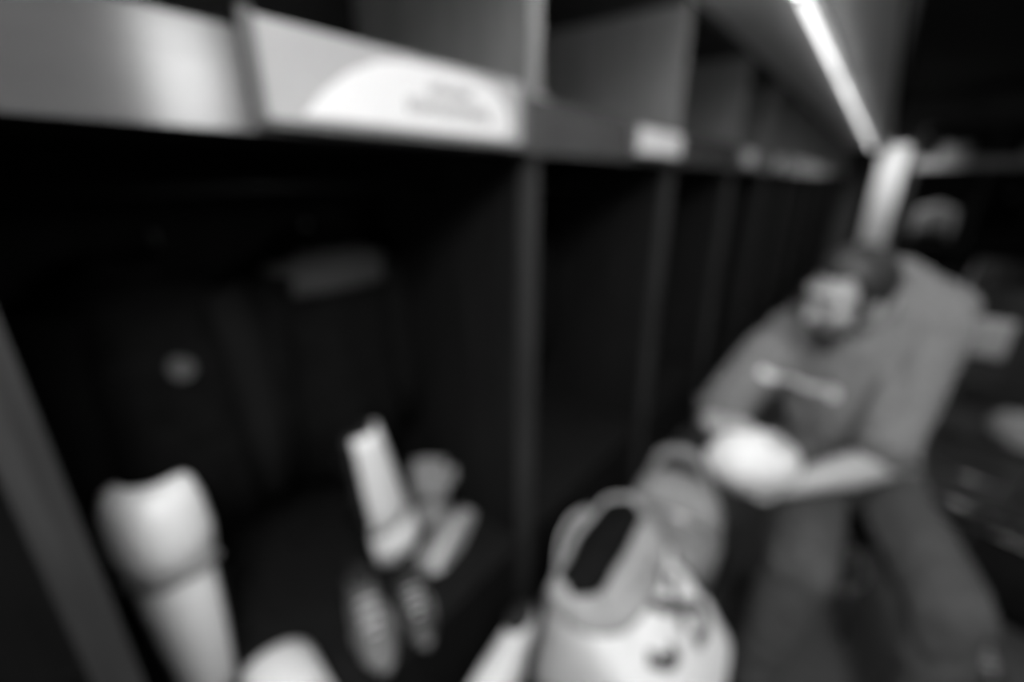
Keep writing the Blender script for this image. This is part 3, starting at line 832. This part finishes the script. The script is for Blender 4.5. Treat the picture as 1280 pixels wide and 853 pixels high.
# towel over the first chair's back
t = thing('draped_towel', 'pale towel draped over the nearest black chair back', 'towel', (0.56, 2.72, 0), R(-14))
bm = bmesh.new()
rows = []
for i in range(12):
    x = -0.17 + 0.15 * i / 11
    w = 0.006 * math.sin(i * 1.3)
    y0 = 0.21 + 0.05 * 0.37 + 0.04 * (1 - (x / 0.21) ** 2)
    rows.append([V((x, y0 - 0.022 + w, 0.70)), V((x, y0 - 0.014 + w, 0.80)), V((x, y0 - 0.008, 0.875)), V((x, y0 + 0.01, 0.886)), V((x, y0 + 0.03, 0.875)), V((x, y0 + 0.036 + w, 0.74))])
loft(bm, rows, close=False, caps=False)
o = link('towel_cloth', bm, mat('dull_towel_cloth', 0.36, 0.9), t, smooth=True)
so = o.modifiers.new('s', 'SOLIDIFY'); so.thickness = 0.008; so.offset = 0
soft(o, 1)

def cap(label, loc, rz, m):
    t = thing('cap', label, 'cap', loc, rz)
    bm = bmesh.new()
    loft(bm, [ell((0, 0, z), (r, 0, 0), (0, r * 1.1, 0), 24) for z, r in ((0.0, 0.085), (0.03, 0.086), (0.06, 0.078), (0.085, 0.058), (0.1, 0.03), (0.104, 0.008))])
    link('cap_crown', bm, m, t, smooth=True)
    bm = bmesh.new()
    loft(bm, [[V((x, -0.085 * math.sqrt(max(0, 1 - (x / 0.085) ** 2)) * 1.0 - ex * math.sqrt(max(0.04, 1 - (x / 0.085) ** 2)), zz)) for x in [-0.075 + 0.15 * i / 10 for i in range(11)]] for ex, zz in ((0.0, 0.004), (0.07, -0.0), (0.07, 0.004), (0.0, 0.010))], close=True)
    link('brim', bm, m, t)
    bm = bmesh.new(); ball(bm, (0, 0, 0.104), 0.008, 8); link('button', bm, m, t, smooth=True)
cap('grey cap lying on the seat of the nearest black chair', (0.64, 2.62, 0.481), R(30), GREYCLOTH)

def duffel(label, loc, rz, m, L=0.5, r=0.15):
    t = thing('duffel_bag', label, 'bag', loc, rz, 'dark bags on the floor')
    bm = bmesh.new()
    loft(bm, [ell((x, 0, r * 0.9), (0, rr, 0), (0, 0, rr * 0.9), 20, 2.4) for x, rr in ((-L / 2, r * 0.75), (-L / 2 + 0.03, r * 0.95), (-L / 4, r), (0, r * 1.02), (L / 4, r), (L / 2 - 0.03, r * 0.95), (L / 2, r * 0.75))])
    link('bag_body', bm, m, t, smooth=True)
    for s in (-1, 1):
        bm = bmesh.new(); tube(bm, [(-0.1, s * r * 0.8, r * 1.4), (-0.09, s * 0.06, r * 2.1), (0, s * 0.03, r * 2.3), (0.09, s * 0.06, r * 2.1), (0.1, s * r * 0.8, r * 1.4)], 0.012, 8, flat=0.5)
        link('bag_handle', bm, CHARCOAL, t, smooth=True)
    bm = bmesh.new(); tube(bm, [(-L / 2 + 0.04, 0, r * 1.8), (0, 0, r * 1.84), (L / 2 - 0.04, 0, r * 1.8)], 0.006, 6); link('zipper', bm, METAL, t, smooth=True)
    return t
duffel('black duffel bag on the carpet in front of the nearest chair', (0.62, 2.12, 0), R(-20), BLACK)
duffel('charcoal duffel bag on the carpet beyond the nearest chair', (1.25, 3.2, 0), R(40), CHARCOAL, 0.6, 0.17)
sneaker('dark grey shoe alone on the carpet at the bottom right', pose((0.55, 1.75, 0.0), 0, 0, R(200)), CHARCOAL, CHARCOAL)
sneaker('pale shoe on the carpet beside the nearest chair leg', pose((0.42, 2.55, 0.0), 0, 0, R(190)), PALECLOTH, PALECLOTH)

# end wall: locker shelf with things on it and clothes under it
es = thing('built_in_locker', 'wide wooden locker with shelf on the end wall, right of pillar', 'locker', (1.25, YEND - 0.62, 0), 0)
EW = 0.93
for s in (-1, 0, 1):
    x = s * (EW - 0.02)
    link('side_panel', bx((x - 0.02, 0.0, 0), (x + 0.02, 0.58, 2.35)), WOOD, es, bevel=0.003)
link('back_panel', bx((-EW, 0.58, 0), (EW, 0.60, 2.35)), WOOD_IN, es)
link('top_panel', bx((-EW, 0, 2.35), (EW, 0.60, 2.38)), WOOD, es)
link('shelf', bx((-EW, 0.0, 1.74), (EW, 0.58, 1.78)), WOOD, es)
link('front_board', bx((-EW, -0.02, 1.70), (EW, 0.0, 1.86)), CARD, es, bevel=0.004)
link('seat', bx((-EW, 0.0, 0.43), (EW, 0.58, 0.46)), WOOD, es)
def carton(label, loc, s):
    t = thing('storage_box', label, 'box', loc, 0.1, 'boxes on the end wall shelf')
    link('box_body', bx((-s, -s * 0.7, 0), (s, s * 0.7, s * 1.5)), PALECLOTH, t, bevel=0.006)
    link('box_lid', bx((-s * 1.05, -s * 0.75, s * 1.5), (s * 1.05, s * 0.75, s * 1.75)), GREYCLOTH, t, bevel=0.006)
carton('larger lidded grey box on the end wall shelf, at its left', (0.78, 11.05, 1.78), 0.18)
carton('smaller lidded grey box on the end wall shelf, at its right', (1.75, 11.05, 1.78), 0.14)
j = hung_jacket('pale jacket hanging under the end wall shelf', (0.80, 11.2, 1.12), 0.45, 0.5, 0, PALECLOTH, [], PALECLOTH)
for ch in j.children:
    if ch.name.startswith('jacket_body'): ch.data.materials[0] = GREYCLOTH
hung_jacket('dark jacket hanging under the end wall shelf', (1.6, 11.2, 1.48), 0.5, 0.7, 0, None, [(0.05, -0.2, 0.06)], CHARCOAL)
